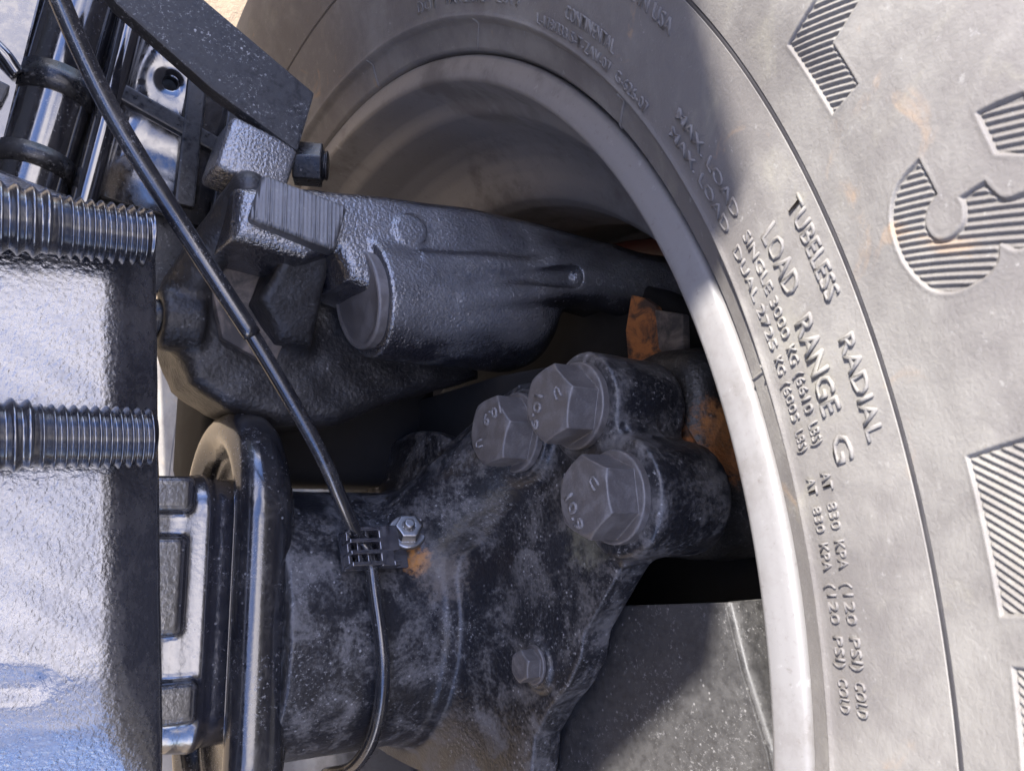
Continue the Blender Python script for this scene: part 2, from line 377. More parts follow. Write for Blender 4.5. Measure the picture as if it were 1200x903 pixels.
def nets(f, lo, hi, h):
    ax = [np.arange(l, u + h, h) for l, u in zip(lo, hi)]
    nx, ny, nz = map(len, ax)
    F = np.empty((nx, ny, nz), np.float32)
    yy, zz = np.meshgrid(ax[1], ax[2], indexing='ij')
    ch = max(1, 400000 // (ny * nz))
    for i in range(0, nx, ch):
        xs = ax[0][i:i + ch]
        P = np.stack([np.repeat(xs, ny * nz), np.tile(yy.ravel(), len(xs)), np.tile(zz.ravel(), len(xs))], 1)
        F[i:i + ch] = f(P).reshape(len(xs), ny, nz)
    S = F < 0
    cnt = np.zeros((nx - 1, ny - 1, nz - 1), np.int16); acc = np.zeros((nx - 1, ny - 1, nz - 1, 3), np.float32)
    rngs = [(0, 1)] * 3
    for axis in range(3):
        o = [k for k in range(3) if k != axis]
        for da in (0, 1):
            for db in (0, 1):
                st = [0, 0, 0]; st[o[0]] = da; st[o[1]] = db
                en = list(st); en[axis] = 1
                A = F[st[0]:st[0] + nx - 1, st[1]:st[1] + ny - 1, st[2]:st[2] + nz - 1]
                Bv = F[en[0]:en[0] + nx - 1, en[1]:en[1] + ny - 1, en[2]:en[2] + nz - 1]
                c = (A < 0) != (Bv < 0)
                t = np.where(c, A / np.where(c, A - Bv, 1), 0)
                cnt += c
                for k in range(3):
                    acc[..., k] += c * (t if k == axis else st[k])
    act = cnt > 0
    idx = np.full(act.shape, -1, np.int64); idx[act] = np.arange(act.sum())
    ijk = np.argwhere(act)
    V = (ijk + acc[act] / cnt[act][:, None]) * h + np.array([a[0] for a in ax])
    for _ in range(2):                     # pull the points onto the surface
        e = 0.25 * h
        v0 = f(V); G = np.stack([(f(V + d) - f(V - d)) / (2 * e) for d in np.eye(3) * e], 1)
        g2 = (G * G).sum(1) + 1e-6
        V = V - np.clip(v0 / g2, -0.6 * h, 0.6 * h)[:, None] * G
    faces = []
    for axis in range(3):
        o = [(axis + 1) % 3, (axis + 2) % 3]
        sl = [slice(1, -1)] * 3; sl[axis] = slice(0, -1)
        sl2 = list(sl); sl2[axis] = slice(1, None)
        A, Bs = S[tuple(sl)], S[tuple(sl2)]
        for flip in (False, True):
            c = np.argwhere((A & ~Bs) if not flip else (~A & Bs))
            if not len(c): continue
            base = c.copy(); base[:, o[0]] += 1; base[:, o[1]] += 1
            q = []
            for da, db in ((-1, -1), (0, -1), (0, 0), (-1, 0)):
                w = base.copy(); w[:, o[0]] += da; w[:, o[1]] += db
                q.append(idx[w[:, 0], w[:, 1], w[:, 2]])
            q = np.stack(q, 1)
            faces.append(q[:, ::-1] if flip else q)
    Fq = np.concatenate(faces)
    Fq = Fq[(Fq >= 0).all(1)]
    return mesh_from(V * mm, Fq)

# ---- lettering
def text_mesh(txt, mapper, bold=0.012, spacing=1.0, res=2):
    cu = bpy.data.curves.new('txt', 'FONT'); cu.body = txt; cu.size = 1.0; cu.resolution_u = res
    cu.extrude = 0.0; cu.offset = bold; cu.space_character = spacing
    ob = bpy.data.objects.new('txt', cu); COL.objects.link(ob)
    dg = bpy.context.evaluated_depsgraph_get()
    flat = bpy.data.meshes.new_from_object(ob.evaluated_get(dg))
    bpy.data.objects.remove(ob); bpy.data.curves.remove(cu)
    bm = bmesh.new(); bm.from_mesh(flat); bpy.data.meshes.remove(flat)
    bmesh.ops.remove_doubles(bm, verts=bm.verts[:], dist=1e-5)
    xs = [q.co.x for q in bm.verts]; x0, x1 = min(xs), max(xs)
    ret = bmesh.ops.extrude_face_region(bm, geom=bm.faces[:])
    top = {g for g in ret['geom'] if isinstance(g, bmesh.types.BMVert)}
    for q in bm.verts:
        u = (q.co.x - x0) / (x1 - x0); v = q.co.y / 0.70
        q.co = mapper(u, v, 1.0 if q in top else 0.0)
    bmesh.ops.recalc_face_normals(bm, faces=bm.faces[:])
    me = bpy.data.meshes.new('lettering'); bm.to_mesh(me); bm.free()
    return me

# ================================================================ THE SETTING
G = bpy.data.meshes.new('ground')
n = 60
gx = np.concatenate([-np.geomspace(40, 0.5, 20), np.linspace(-0.45, 0.9, 60), np.geomspace(1, 40, 20)])
gv = np.array([(x, y, -0.474 + (0.004 * math.sin(9 * x + 3 * y) * math.sin(7 * y) if abs(x) < 1 and abs(y) < 1 else 0)) for x in gx for y in gx])
g = add('ground', mesh_from(gv, grid_faces(len(gx), len(gx))), 'ground'); tag(g, kind='structure')

# ================================================================ WHEEL
wheel = empty('wheel', (0.11, 0, -0.472), 'truck wheel with dusty grey tyre and pale metal rim standing on sandy ground', 'wheel')
TP = [(296.8, 6), (297.2, 2), (299, -3.4), (305, -6.8), (308.4, -8.4), (309.4, -12.2), (310.4, -13.4), (312, -13.5), (325, -18), (340, -22.8), (349, -25.6), (360, -30), (370, -34),
      (385, -38.5), (400, -42), (412, -43), (424, -42), (434, -38), (443, -31), (450, -22), (456, -12), (460, -2), (463, 12)]
PRr = np.array([a for a, b in TP], float); PRx = np.array([b for a, b in TP], float)
_dc = catmull(np.array(TP[7:], float), 10)                       # smooth bulge of the sidewall
_o = np.argsort(_dc[:, 0]); PRr = np.concatenate([PRr[:7], _dc[_o, 0]]); PRx = np.concatenate([PRx[:7], _dc[_o, 1]])
def side_x(r): return np.interp(r, PRr, PRx)
# shapes sunk into the sidewall, in (angle deg, radius mm): the block letters with ribbed floors
LOGO = [
    ([(62.79, 375.6), (62.62, 363.7), (66.58, 364.0), (66.82, 373.4), (64.71, 373.4), (64.73, 383.9), (64.72, 391), (62.6, 391)], (0.95, 6.86)),
    ([(70.69, 377.5), (72.09, 377.9), (72.25, 374.7), (72.67, 372.9), (73.24, 373.8), (73.47, 376.6), (73.37, 380.1), (72.9, 381.7), (72.64, 381.5), (72.73, 387.3),
      (73.07, 387.8), (73.51, 389.2), (73.70, 392.6), (73.75, 400), (75.25, 400), (75.06, 388.6), (74.58, 385.1), (75.02, 383.3), (75.18, 379.0), (75.0, 372.4), (74.32, 367.5),
      (73.03, 364.5), (71.68, 365.3), (70.96, 368.8), (70.73, 372.5)], (0.33, 3.92)),
    ([(70.91, 391.3), (71.1, 395.3), (71.4, 400), (73.0, 400), (72.86, 395.3), (72.3, 391.0)], (0.33, 3.92)),
    ([(79.69, 364.3), (79.68, 372.0), (79.72, 395), (84.33, 395), (84.36, 364.0)], (0.55, 4.95)),
    ([(85.73, 364.7), (85.60, 395), (90.5, 395), (90.5, 363.6)], (0.55, 4.95)),
    ([(52.2, 364.0), (52.2, 372.5), (55.0, 372.5), (55.0, 392), (57.6, 392), (57.6, 364.0)], (0.6, 6.0)),
]
fine_t = np.arange(58.0, 91.0, 0.034)
TH = np.concatenate([np.arange(-269, 58.0, 0.9), fine_t, np.arange(91.0, 91.0 - 0.45 + 0.01, 0.9)])
TH = np.unique(np.round(TH, 4)); TH = TH[TH < 91.0]
RR = np.unique(np.round(np.concatenate([np.arange(296.8, 312, 0.4), np.arange(312, 348, 2.0), np.array([347.6, 348.2, 348.5, 348.59, 348.61, 349.0, 349.4, 349.8, 350.19, 350.21, 350.3, 350.8, 351.4]), np.arange(352, 362, 2.0),
                                        np.arange(362, 402, 0.22), np.arange(402, 463.1, 2.0)]), 3))
T2, R2 = np.meshgrid(TH, RR, indexing='ij')
Hs = np.zeros_like(T2)
tf, rf = T2.ravel(), R2.ravel(); hf = Hs.ravel()
def round_runs(poly, sharp):
    n_ = len(poly); out = []
    idx_ = sorted(sharp)
    for k_, i0 in enumerate(idx_):
        i1 = idx_[(k_ + 1) % len(idx_)]
        run = [poly[(i0 + j) % n_] for j in range(((i1 - i0) % n_) + 1)]
        out += [tuple(q) for q in (catmull(run, 6)[:-1] if len(run) > 2 else run[:-1])]
    return out
LOGO[1] = (round_runs(LOGO[1][0], (0, 1, 8, 9, 12, 13, 14, 16)), LOGO[1][1])
for poly, hd in LOGO:
    s = 375 * math.pi / 180
    Pm = np.array([(a * s, b) for a, b in poly])
    sel = np.where((tf > Pm[:, 0].min() / s - 0.4) & (tf < Pm[:, 0].max() / s + 0.4) & (rf > Pm[:, 1].min() - 2) & (rf < Pm[:, 1].max() + 2))[0]
    Q = np.stack([tf[sel] * s, rf[sel]], 1)
    d = s_poly(Q, Pm)
    hv = np.array([hd[0] * s, hd[1]]); hv /= np.linalg.norm(hv); nv = np.array([-hv[1], hv[0]])
    ph = (Q @ nv) / 1.5
    rib = np.clip(1.35 - np.abs((ph % 1.0) - 0.5) * 4.2, 0, 1) * 0.62
    inside = np.clip(-d / 0.45, 0, 1)
    hf[sel] += inside * (-0.85 + rib * np.clip((-d - 0.5) / 0.3, 0, 1)) + 0.10 * np.exp(-((d - 0.35) / 0.5) ** 2) 
Hs = hf.reshape(T2.shape)
Hs -= 3.2 * (np.abs(R2 - 349.4) < 0.8)                                   # the fine groove round the sidewall
wob = 0.25 * np.sin(np.radians(T2) * 23) * np.sin(R2 * 0.09)
a = np.radians(T2)
sx_ = side_x(R2)
V = np.stack([(sx_ - Hs + wob) * mm, np.cos(a) * R2 * mm, np.sin(a) * R2 * mm], -1).reshape(-1, 3)
tyre = part('tyre', mesh_from(V, grid_faces(len(TH), len(RR), wrap_u=True)), 'rubber', wheel)
gz = float(side_x(349.4))
part('groove', lathe_x([(gz + 1.2, 348.4), (gz + 0.55, 348.7), (gz + 0.4, 349.4), (gz + 0.2, 350.1), (gz + 0.8, 350.4)], 420), 'groove', tyre)
# tread band and the outer half
tread_prof = [(12, 463), (16, 467)]
for k in range(5):
    x0 = 16 + k * 42
    tread_prof += [(x0 + 1, 472), (x0 + 30, 472.5), (x0 + 32, 460), (x0 + 39, 460), (x0 + 41, 472)]
tread_prof += [(222, 468), (240, 455), (260, 420), (262, 390), (250, 345), (225, 305), (215, 297)]
part('tread', lathe_x(resample(tread_prof, 6), 360), 'rubber', wheel)
for k, (t0, t1) in enumerate([(27.6, 26.4), (5.2, 4.6), (72.35, 72.0), (50.6, 50.3)]):
    r = np.linspace(298.5, 309.5, 12); t = np.radians(np.linspace(t1, t0, 12))
    pth = np.stack([side_x(r) - 0.1, np.cos(t) * r, np.sin(t) * r], 1)
    part('mould_line', sweep(pth, 0.55, 8), 'rubber', tyre)
def tyre_text(txt, t0, t1, r, cap, h=0.62, spacing=1.0):
    def mp(u, v, top):
        t = math.radians(t0 + (t1 - t0) * u); rr = r + cap * v
        x = float(side_x(rr)) - (h if top else -0.6)
        return Vector((x, math.cos(t) * rr, math.sin(t) * rr)) * mm
    part('raised_lettering', text_mesh(txt, mp, bold=0.010 if cap > 4.8 else 0.004, spacing=spacing), 'rubber', tyre)
tyre_text('TUBELESS', 67.4, 72.25, 340.0, 5.2)
tyre_text('LOAD', 67.3, 70.7, 327.9, 6.6)
tyre_text('RANGE', 72.0, 76.35, 327.4, 6.6)
tyre_text('G', 77.3, 78.45, 327.9, 6.4)
tyre_text('RADIAL', 73.9, 78.1, 339.6, 5.0)
for r_, c_, w1, w2, w3, n1_ in ((321.5, 3.5, 'SINGLE 3000', '(6610', 'MAX. LOAD', 72.2), (315.7, 3.3, 'DUAL 2725', '(6005', 'MAX. LOAD', 72.2)):
    for txt, t0, t1 in ((w3, 57.3, 65.2), (w1, 66.3, n1_), ('KG', 72.65, 73.5), (w2, 73.9, 75.85), ('LBS)', 76.3, 77.3), ('AT', 78.5, 79.3), ('830', 79.8, 80.95), ('KPA', 81.4, 82.6),
                        ('(120', 83.1, 84.8), ('PSI)', 85.3, 86.6), ('COLD', 87.0, 88.4)):
        tyre_text(txt, t0, t1, r_, c_)
tyre_text('CONTINENTAL', 42.4, 49.2, 319.0, 4.6)
tyre_text('L-178/333 5-T-ZAV-07  G-626-07', 38.4, 54.4, 312.7, 3.8)
tyre_text('DOT', 17.5, 21.4, 315.2, 5.2)
tyre_text('TMY2RV2', 22.6, 29.9, 315.6, 4.6)
tyre_text('2819', 31.8, 35.7, 316.0, 4.6)
tyre_text('MADE IN USA', 47.0, 54.3, 337.5, 4.6)
# rim
rim_prof = [(9, 295.6), (3, 297.0), (0.0, 297.0), (-1.9, 296.2), (-2.5, 295), (-2.9, 290), (-3.0, 286.2), (-2.4, 284.9), (-1.0, 284.3), (4, 283.2), (10, 282), (16, 280.4), (19, 278.0), (23, 275.4), (34, 273.4),
            (46, 271.4), (56, 268), (64, 263), (70, 257), (75, 250), (80, 244), (88, 241), (110, 240), (140, 240.5), (170, 246), (196, 250), (205, 247), (210, 235)]
rim = part('rim', lathe_x(resample(rim_prof, 2.0), 420), 'rim', wheel)
part('wheel_disc', lathe_x(resample([(205, 252), (202, 225), (196, 180), (194, 120), (200, 60), (200, 2)], 5), 200), 'rotor', wheel)
# red-oxide hub flange deep in the rim
part('hub_flange', lathe_x(resample([(185, 236), (176, 237.5), (170, 236.5), (168, 228), (172, 210), (172, 140)], 3), 300), 'red', wheel)

# brake rotor
rot = empty('brake_rotor', (0.15, 0, 0), 'dark iron brake disc hidden deep inside the pale rim', 'brake disc')
part('disc_face', lathe_x(resample([(132, 60), (132, 206), (134, 208), (150, 208)], 4), 200), 'rotor', rot)
part('hat', lathe_x(resample([(60, 40), (62, 92), (66, 96), (132, 98)], 4), 160), 'rotor', rot)

# ================================================================ AXLE
axle = empty('axle_housing', (0.0, 0, -0.05), 'dusty black axle tube flaring into a bolted carrier plate inside the rim', 'axle')
PLATE = [(73, -68), (84, -10), (93, 40), (106, 74), (117, 108), (115, 150), (96, 184), (62, 207), (45, 194), (40.5, 187), (24.5, 173), (6, 157), (-5, 154), (-17, 145.5), (-28, 133),
         (-42.5, 121), (-58, 118), (-90, 112), (-112, 80), (-118, 10), (-92, -70), (-20, -112), (40, -104)]
B1, B2, B3, B4 = (100.0, 164.5), (61.5, 187.5), (92.5, 118.5), (-11.1, 124.6)
def f_axle(P):
    rr = np.hypot(P[:, 1], P[:, 2])
    tube = s_ext(rr - 65.0, P[:, 0], -58, 60, 1.5)
    tube = np.minimum(tube, s_ext(rr - 67.2, P[:, 0], -58, 22, 1.2))
    collar = s_ext(rr - 68.6 - 0.12 * (P[:, 0] - 22), P[:, 0], 21, 40, 1.6)
    d = smin(tube, collar, 2.0)
    cone = s_ext((rr - (66 + np.clip(P[:, 0] - 26, 0, 12) ** 1.5 * 0.9)), P[:, 0], 20, 46, 2)
    d2 = s_poly(P[:, 1:], PLATE)
    xf = 36 + 0.02 * P[:, 1]
    plate = s_ext(d2, P[:, 0], 36, 51, 0.9)
    web = s_cone(P, (20, 40, 30), (40, 85, 100), 26, 22)
    d = smin(d, cone, 6.0)
    d = smin(d, plate, 4.0)
    d = smin(d, web, 12.0)
    # two-lobed boss that carries the big bolts
    q = P[:, 1:]
    taper = 0.03 * np.clip(P[:, 0] - 30, 0, 60)
    l1 = np.linalg.norm(q - np.array(B1), axis=1) - 23.5 + taper
    l2 = np.linalg.norm(q - np.array(B2), axis=1) - 24.5 + taper
    lob = smin(l1, l2, 9.0)
    boss = s_ext(lob, P[:, 0], 29.5, 70, 3.0)
    d = smin(d, boss, 5.0)
    pad = s_cyl(P, (30, B3[0], B3[1]), (45, B3[0], B3[1]), 20.5, 1.0)
    d = smin(d, pad, 6)
    pad4 = s_cyl(P, (33.5, B4[0], B4[1]), (45, B4[0], B4[1]), 10, 1.0)
    d = smin(d, pad4, 4)
    # clip lug and arcs of weld around the tube
    lug = s_cyl(P, (2.5, 41, 50), (2.5, 46, 60), 8.5, 1.0)
    d = smin(d, lug, 3)
    n = 0.35 * np.sin(P[:, 0] * 0.31 + 1) * np.sin(P[:, 1] * 0.27) * np.sin(P[:, 2] * 0.23 + 2)
    return d + 0.4 * n
part('carrier_casting', nets(f_axle, (-62, -80, -60), (92, 134, 222), 1.2), 'axle', axle)

def hexhead(af, hh, fl_r, fl_t):           # head with chamfer and washer face; seat at x=0, head towards -x
    def f(P):
        y, z = P[:, 1], P[:, 2]
        hx = np.maximum(np.abs(z), np.abs(z) * 0.5 + np.abs(y) * 0.8660254) - af / 2
        dd = smax(hx, -(P[:, 0]) - fl_t - hh, 0.5)
        dd = smax(dd, P[:, 0] - 1.0, 0.5)
        r = np.hypot(y, z)
        ch = (r - af * 0.50) * 0.5 + (-(P[:, 0]) - fl_t - hh + 0.2) * 0.866
        dd = smax(dd, ch, 0.5)
        w = s_ext(r - fl_r, P[:, 0], -fl_t, 1.0, 0.8)
        return np.minimum(dd, w)
    q = max(af * 0.6, fl_r) + 1.5
    return nets(f, (-(hh + fl_t) - 1.5, -q, -q), (2.5, q, q), 0.55 if af > 25 else 0.32)
big = hexhead(29.0, 14.5, 18.6, 3.4)
big.materials.append(M['bolt'])
small = hexhead(12.5, 7.0, 8.6, 1.6)
small.materials.append(M['bolt'])
def bolt(x, yz, rot, mesh, hh, marks):
    o = bpy.data.objects.new('bolt', mesh); COL.objects.link(o); o.parent = axle
    o.location = Vector((x, yz[0], yz[1])) * mm - axle.location
    o.rotation_euler = (math.radians(rot), 0, 0)
    for (txt, u0, v0, size, ang) in marks:
        ca, sa = math.cos(math.radians(ang)), math.sin(math.radians(ang))
        wd = size * 0.72 * len(txt)
        def mp(u, v, top):
            a_, b_ = (u - 0.5) * wd, (v - 0.5) * size
            p, q = u0 + ca * a_ - sa * b_, v0 + sa * a_ + ca * b_
            return Vector((-hh - (0.75 if top else -0.4), -p, q)) * mm     # seen from -x: right is -y
        t = add('head_marking', text_mesh(txt, mp), 'bolt', o)
        t.rotation_euler = (math.radians(-rot), 0, 0)
    return o
bolt(29.5, B1, 12, big, 17.9, [('U', -3.5, 7.5, 5.2, -60), ('10.9', 3.0, -6.8, 5.2, -15)])
bolt(29.5, B2, -8, big, 17.9, [('U', -5.0, 7.0, 5.2, -50), ('10.9', 6.0, -5.0, 5.2, 30)])
bolt(30.0, B3, 20, big, 17.9, [('U', 5.5, -7.0, 5.2, 10), ('10.9', -6.8, 4.0, 5.2, -70)])
bolt(33.6, B4, 5, small, 8.6, [])

# rounded-box flange ring and ribbed beam end
def rbox2(P, hy, hz, r, yc=0.0, zc=0.0):
    q = np.abs(P[:, 1:] - np.array([yc, zc])) - np.array([hy, hz]) + r
    return np.linalg.norm(np.maximum(q, 0), axis=1) + np.minimum(q.max(axis=1), 0) - r
def f_ring(P):
    a = rbox2(P, 96, 47, 44)
    ring = np.sqrt(a * a + (np.abs(P[:, 0] + 66) - 2.0).clip(0) ** 2) - 11.2
    disc = s_ext(rbox2(P, 92, 42, 40), P[:, 0], -68, -58, 2)
    d = smin(ring, disc, 3.0)
    lip = s_ext(rbox2(P, 91, 45, 42), P[:, 0], -58, -50, 1.2)
    d = np.minimum(d, lip)
    return d
part('flange_ring', nets(f_ring, (-86, -112, -62), (-46, 112, 62), 1.3), 'ring', axle)
def f_beam(P):
    a = rbox2(P, 62, 34, 18, 10, 0)
    d = s_ext(a, P[:, 0], -175, -62, 2)
    flare = s_ext(a - 5 * np.clip((P[:, 0] + 100) / 18, 0, 1) ** 2, P[:, 0], -101, -86, 3.5)
    d = smin(d, flare, 4)
    for (y0, y1, xe) in ((56, 72, -96), (2, 45, -98), (-36, -18, -90)):
        rib = s_box(P, ((xe - 175) / 2, (y0 + y1) / 2, 30), ((xe + 175) / 2, (y1 - y0) / 2, 13), 3)
        d = smin(d, rib, 3)
    return d
part('beam_end', nets(f_beam, (-180, -90, -50), (-58, 118, 52), 1.5), 'beam', axle)

# dust shield
shield = empty('dust_shield', (0.06, -0.05, 0.1), 'flat dark sheet metal dust shield speckled with grit behind the carrier plate', 'dust shield')
part('shield_sheet', prism([(14, 95), (16, 160), (21.5, 213), (-2, 219.5), (-29, 230), (-60, 236), (-120, 230), (-150, 140), (-120, 60), (-50, 60)],
                           ((60, 0, 0), (0, 1, 0), (0, 0, 1), (1, 0, 0)), 0, 2.0, 0.5), 'shield', shield)
fl = [(21.5, 213), (-2, 219.8), (-29, 230.5), (-60, 236.3), (-90, 236)]
fv, ff = [], []
for k, (y, z) in enumerate(fl):
    for (dx, dz) in ((0.5, 0.2), (2.5, 1.8), (6, 2.4), (46, 0), (46, -1.6), (4, -1.6)): fv.append((60 + dx, y, z + dz))
fv = np.array(fv) * mm
part('shield_flange', mesh_from(fv, grid_faces(len(fl), 6, wrap_v=True), smooth=False), 'shield', shield)

part('gap_shade_sheet', prism([(40, 120), (100, 122), (128, 112), (130, 60), (126, -60), (108, -130), (40, -190), (-60, -190), (-60, -60), (20, 60)],
                            ((56, 0, 0), (0, 1, 0), (0, 0, 1), (1, 0, 0)), 0, 3, 0.8), 'rotor', shield)  # added dark sheet that stands in for shade inside the brake
# pad carrier behind the boss, with rusty brackets
carrier = empty('pad_carrier', (0.1, 0.08, 0.12), 'dark rounded pad carrier with rusty tabs between bolted boss and rim', 'brake carrier')
def f_pc(P):
    a = s_box(P, (96, 82, 150), (22, 46, 40), 12)
    b = s_cone(P, (90, 60, 176), (128, 62, 186), 22, 24)
    c = s_cone(P, (90, 112, 160), (128, 118, 168), 18, 20)
    d = smin(smin(a, b, 8), c, 8)
    return d + 0.7 * np.sin(P[:, 0] * .3) * np.sin(P[:, 1] * .22) * np.sin(P[:, 2] * .19)
part('carrier_body', nets(f_pc, (60, 20, 90), (160, 150, 222), 1.8), 'carrier', carrier)
part('rusty_tab', prism([(168, 122), (150, 117), (128, 119), (122, 146), (134, 148), (158, 140), (164, 132)], ((98, 0, 0), (0, 1, 0), (0, 0, 1), (1, 0, 0)), 0, 4, 0.6), 'rust', carrier)
part('muddy_tab', prism([(156, 141), (136, 143), (128, 150), (128, 160), (150, 160)], ((96, 0, 0), (0, 1, 0), (0, 0, 1), (1, 0, 0)), 0, 5, 1.0), 'mud', carrier)
part('rusty_strip', prism([(110, 166), (103, 164), (82, 173), (66, 182), (76, 190), (104, 176)], ((83.5, 0, 0), (0, 1, 0), (0, 0, 1), (1, 0, 0)), -10, 12, 1.0), 'rust', carrier)

# ================================================================ CALIPER
cal = empty('brake_caliper', (0.0, 0.17, 0.0), 'black cast brake caliper arm with round end plug reaching into the rim', 'brake caliper')
SLAB = [(-93, 201), (-55, 209), (-24, 212), (30, 217), (74, 216), (124, 211), (158, 204), (178, 190), (160, 176), (136, 176), (104, 180), (40, 160), (-20, 160), (-40, 165), (-46, 178), (-60, 172), (-94, 176)]
def f_cal(P):
    x, y, z = P.T
    zt = 81 + 0.055 * x - 0.012 * np.clip(y - 188, 0, 60) ** 1.9
    d2 = s_poly(P[:, :2], SLAB)
    h = z - (zt - 24)
    slab = s_ext(d2, h, -30, 24, 7.0)
    cy = s_cone(P, (-22, 162, 61), (62, 168, 51), 30, 34)
    ax = np.array([0.982, 0.187, 0.0])
    cy = smax(cy, -(P - np.array([-24.5, 161.5, 62])) @ ax, 1.5)       # faced end
    neck = s_cone(P, (80, 188, 74), (180, 190, 84), 17, 19)
    d = smin(slab, cy, 4)
    d = smin(d, neck, 10)
    # raised tab on the top face
    hx, hy = x + 9.5, y - 194
    tb = s_ext(np.maximum(np.hypot(hx, hy) - 8.5, -hy - 9), z, zt - 4, zt + 1.3, 0.8)
    d = smin(d, tb, 1.6)
    # long wedge between cylinder and slab, with lips
    lip = s_cone(P, (-2, 179, 81), (100, 190, 84), 5.0, 6.0)
    lip2 = s_cone(P, (18, 162, 83), (98, 181, 83), 5.5, 8.0)
    d = smin(smin(d, lip, 4), lip2, 4)
    cut = s_cone(P, (-8, 170, 93), (84, 183, 91), 1.5, 6.5)
    d = smax(d, -cut, 1.2)
    n = 0.5 * np.sin(x * 0.12 + 1) * np.sin(y * 0.16) * np.sin(z * .2)
    return d + n
part('caliper_body', nets(f_cal, (-102, 118, 12), (202, 226, 106), 1.25), 'cast', cal)
def f_plug(P):
    ax = np.array([0.982, 0.187, 0.0]); c = np.array([-26.5, 161.2, 62.0])
    h = (P - c) @ ax; r = np.linalg.norm(P - c - h[:, None] * ax, axis=1)
    d = s_ext(r - 25.5, h, -3.2, 6, 1.2)
    d = np.maximum(d, -s_ext(r - 22.8, h, -8, -2.5, 0.3))
    return d
part('end_plug', nets(f_plug, (-42, 132, 32), (-14, 190, 92), 0.9), 'bolt', cal)
# saw-striated pad at the arm's inner end
def f_pad(P):
    Rz = Matrix.Rotation(math.radians(-14), 3, 'Z') @ Matrix.Rotation(math.radians(-10), 3, 'Y')
    R = np.array(Rz)
    Q = (P - np.array([-67, 190, 79])) @ R
    q = np.abs(Q) - np.array([20, 11.5, 6]) + 2.5
    d = np.linalg.norm(np.maximum(q, 0), axis=1) + np.minimum(q.max(axis=1), 0) - 2.5
    ph = Q[:, 0] + 0.25 * Q[:, 1]
    return d + 0.28 * np.sin(ph * 3.3) * (0.6 + 0.4 * np.sin(ph * 0.9 + 1)) * np.clip((Q[:, 2] - 3) / 2, 0, 1)
part('sawn_pad', nets(f_pad, (-92, 172, 66), (-42, 210, 94), 0.5), 'sawn', cal)

# mounting bracket under the arm
brk = empty('caliper_bracket', (-0.05, 0.14, -0.03), 'dirty dark cast bracket below the caliper arm behind the cable', 'bracket')
def f_brk(P):
    x, y, z = P.T
    base = s_ext(s_poly(P[:, :2], [(-66, 190), (-100, 165), (-107, 146), (-96, 118), (-78, 107), (-50, 100), (-18, 102), (10, 116), (70, 135), (70, 160), (-20, 190)]), z + 0.25 * (x + 40) * 0 , -30, 22, 9)
    block = s_ext(s_poly(P[:, :2], [(-63, 182), (-44, 183), (-40, 140), (-58, 140), (-72, 158)]), z, 0, 66, 5)
    slope = (z - 62) * 0.8 - (y - 176) * 0.6
    block = smax(block, slope, 4)
    strut = s_cone(P, (-84, 205, 60), (-100, 165, 16), 9, 11)
    lobe = s_cyl(P, (-112, 148, 16), (-92, 148, 16), 15, 3)
    d = smin(base, block, 10)
    d = smin(d, strut, 10); d = smin(d, lobe, 5)
    return d + 0.6 * np.sin(x * .21) * np.sin(y * .24 + 1) * np.sin(z * .2)
part('bracket_casting', nets(f_brk, (-120, 92, -38), (80, 222, 76), 1.7), 'cast_dark', brk)
part('gap_shade_box', box_mesh((-75, 72, -110), (70, 150, -32), 10), 'rotor', brk)  # dark box added to stand in for shade below the caliper
part('pin_end', lathe_x(resample([(-116, 1), (-116, 8), (-114.5, 9.5), (-108, 9.5)], 1), 48, 148, 16), 'satin', brk)
part('web_plate', prism([(-92, 172), (-66, 182), (-50, 150), (-58, 128), (-84, 140)], ((0, 0, 22), (1, 0, 0), (0, 1, 0), (0, 0, 1)), 0, 6, 1.0), 'mud', brk)

part('lug_block', box_mesh((-22, -14, -16), (12, 14, 14), 3.0, Matrix.Rotation(math.radians(-14), 3, 'Z'), (-75, 222, 46)), 'cast', brk)
# ================================================================ DIAGONAL BAR AND NUT
bar = empty('support_bar', (-0.1, 0.28, 0.03), 'matt black flat steel bar slanting down to the caliper bolt', 'bar')
part('bar_body', prism([(-170, 303), (-146, 277), (-104, 250), (-61.5, 229.5), (-54, 262), (-110, 293), (-140, 318)],
                       ((0, 0, 52), (1, 0, 0), (0, 1, 0), (0, 0, 1)), 0, 9, 1.4), 'bar', bar)
def f_nut(P):
    c = np.array([-52, 229, 50]); ax = np.array([0.90, -0.02, 0.43]); ax /= np.linalg.norm(ax)
    h = (P - c) @ ax; Q = P - c - h[:, None] * ax
    e1 = np.cross(ax, [0, 1, 0]); e1 /= np.linalg.norm(e1); e2 = np.cross(ax, e1)
    u, v = Q @ e1, Q @ e2; r = np.hypot(u, v)
    hx = np.maximum(np.abs(v), np.abs(v) * .5 + np.abs(u) * .866) - 9.5
    nut = smax(hx, np.abs(h) - 7, 0.6)
    st = s_ext(r - 7.2 - 0.35 * np.sin(h * 3.6), h, 0, 10, 1.2)
    return np.minimum(nut, st)
part('nut', nets(f_nut, (-86, 212, 24), (-30, 246, 72), 0.6), 'satin', bar)

# ================================================================ GLOSSY CHAMBER BRACKET, upper left
cham = empty('chamber_bracket', (-0.13, 0.27, -0.01), 'glossy black painted bracket with drilled hole and rounded posts beside the slanting bar', 'bracket')
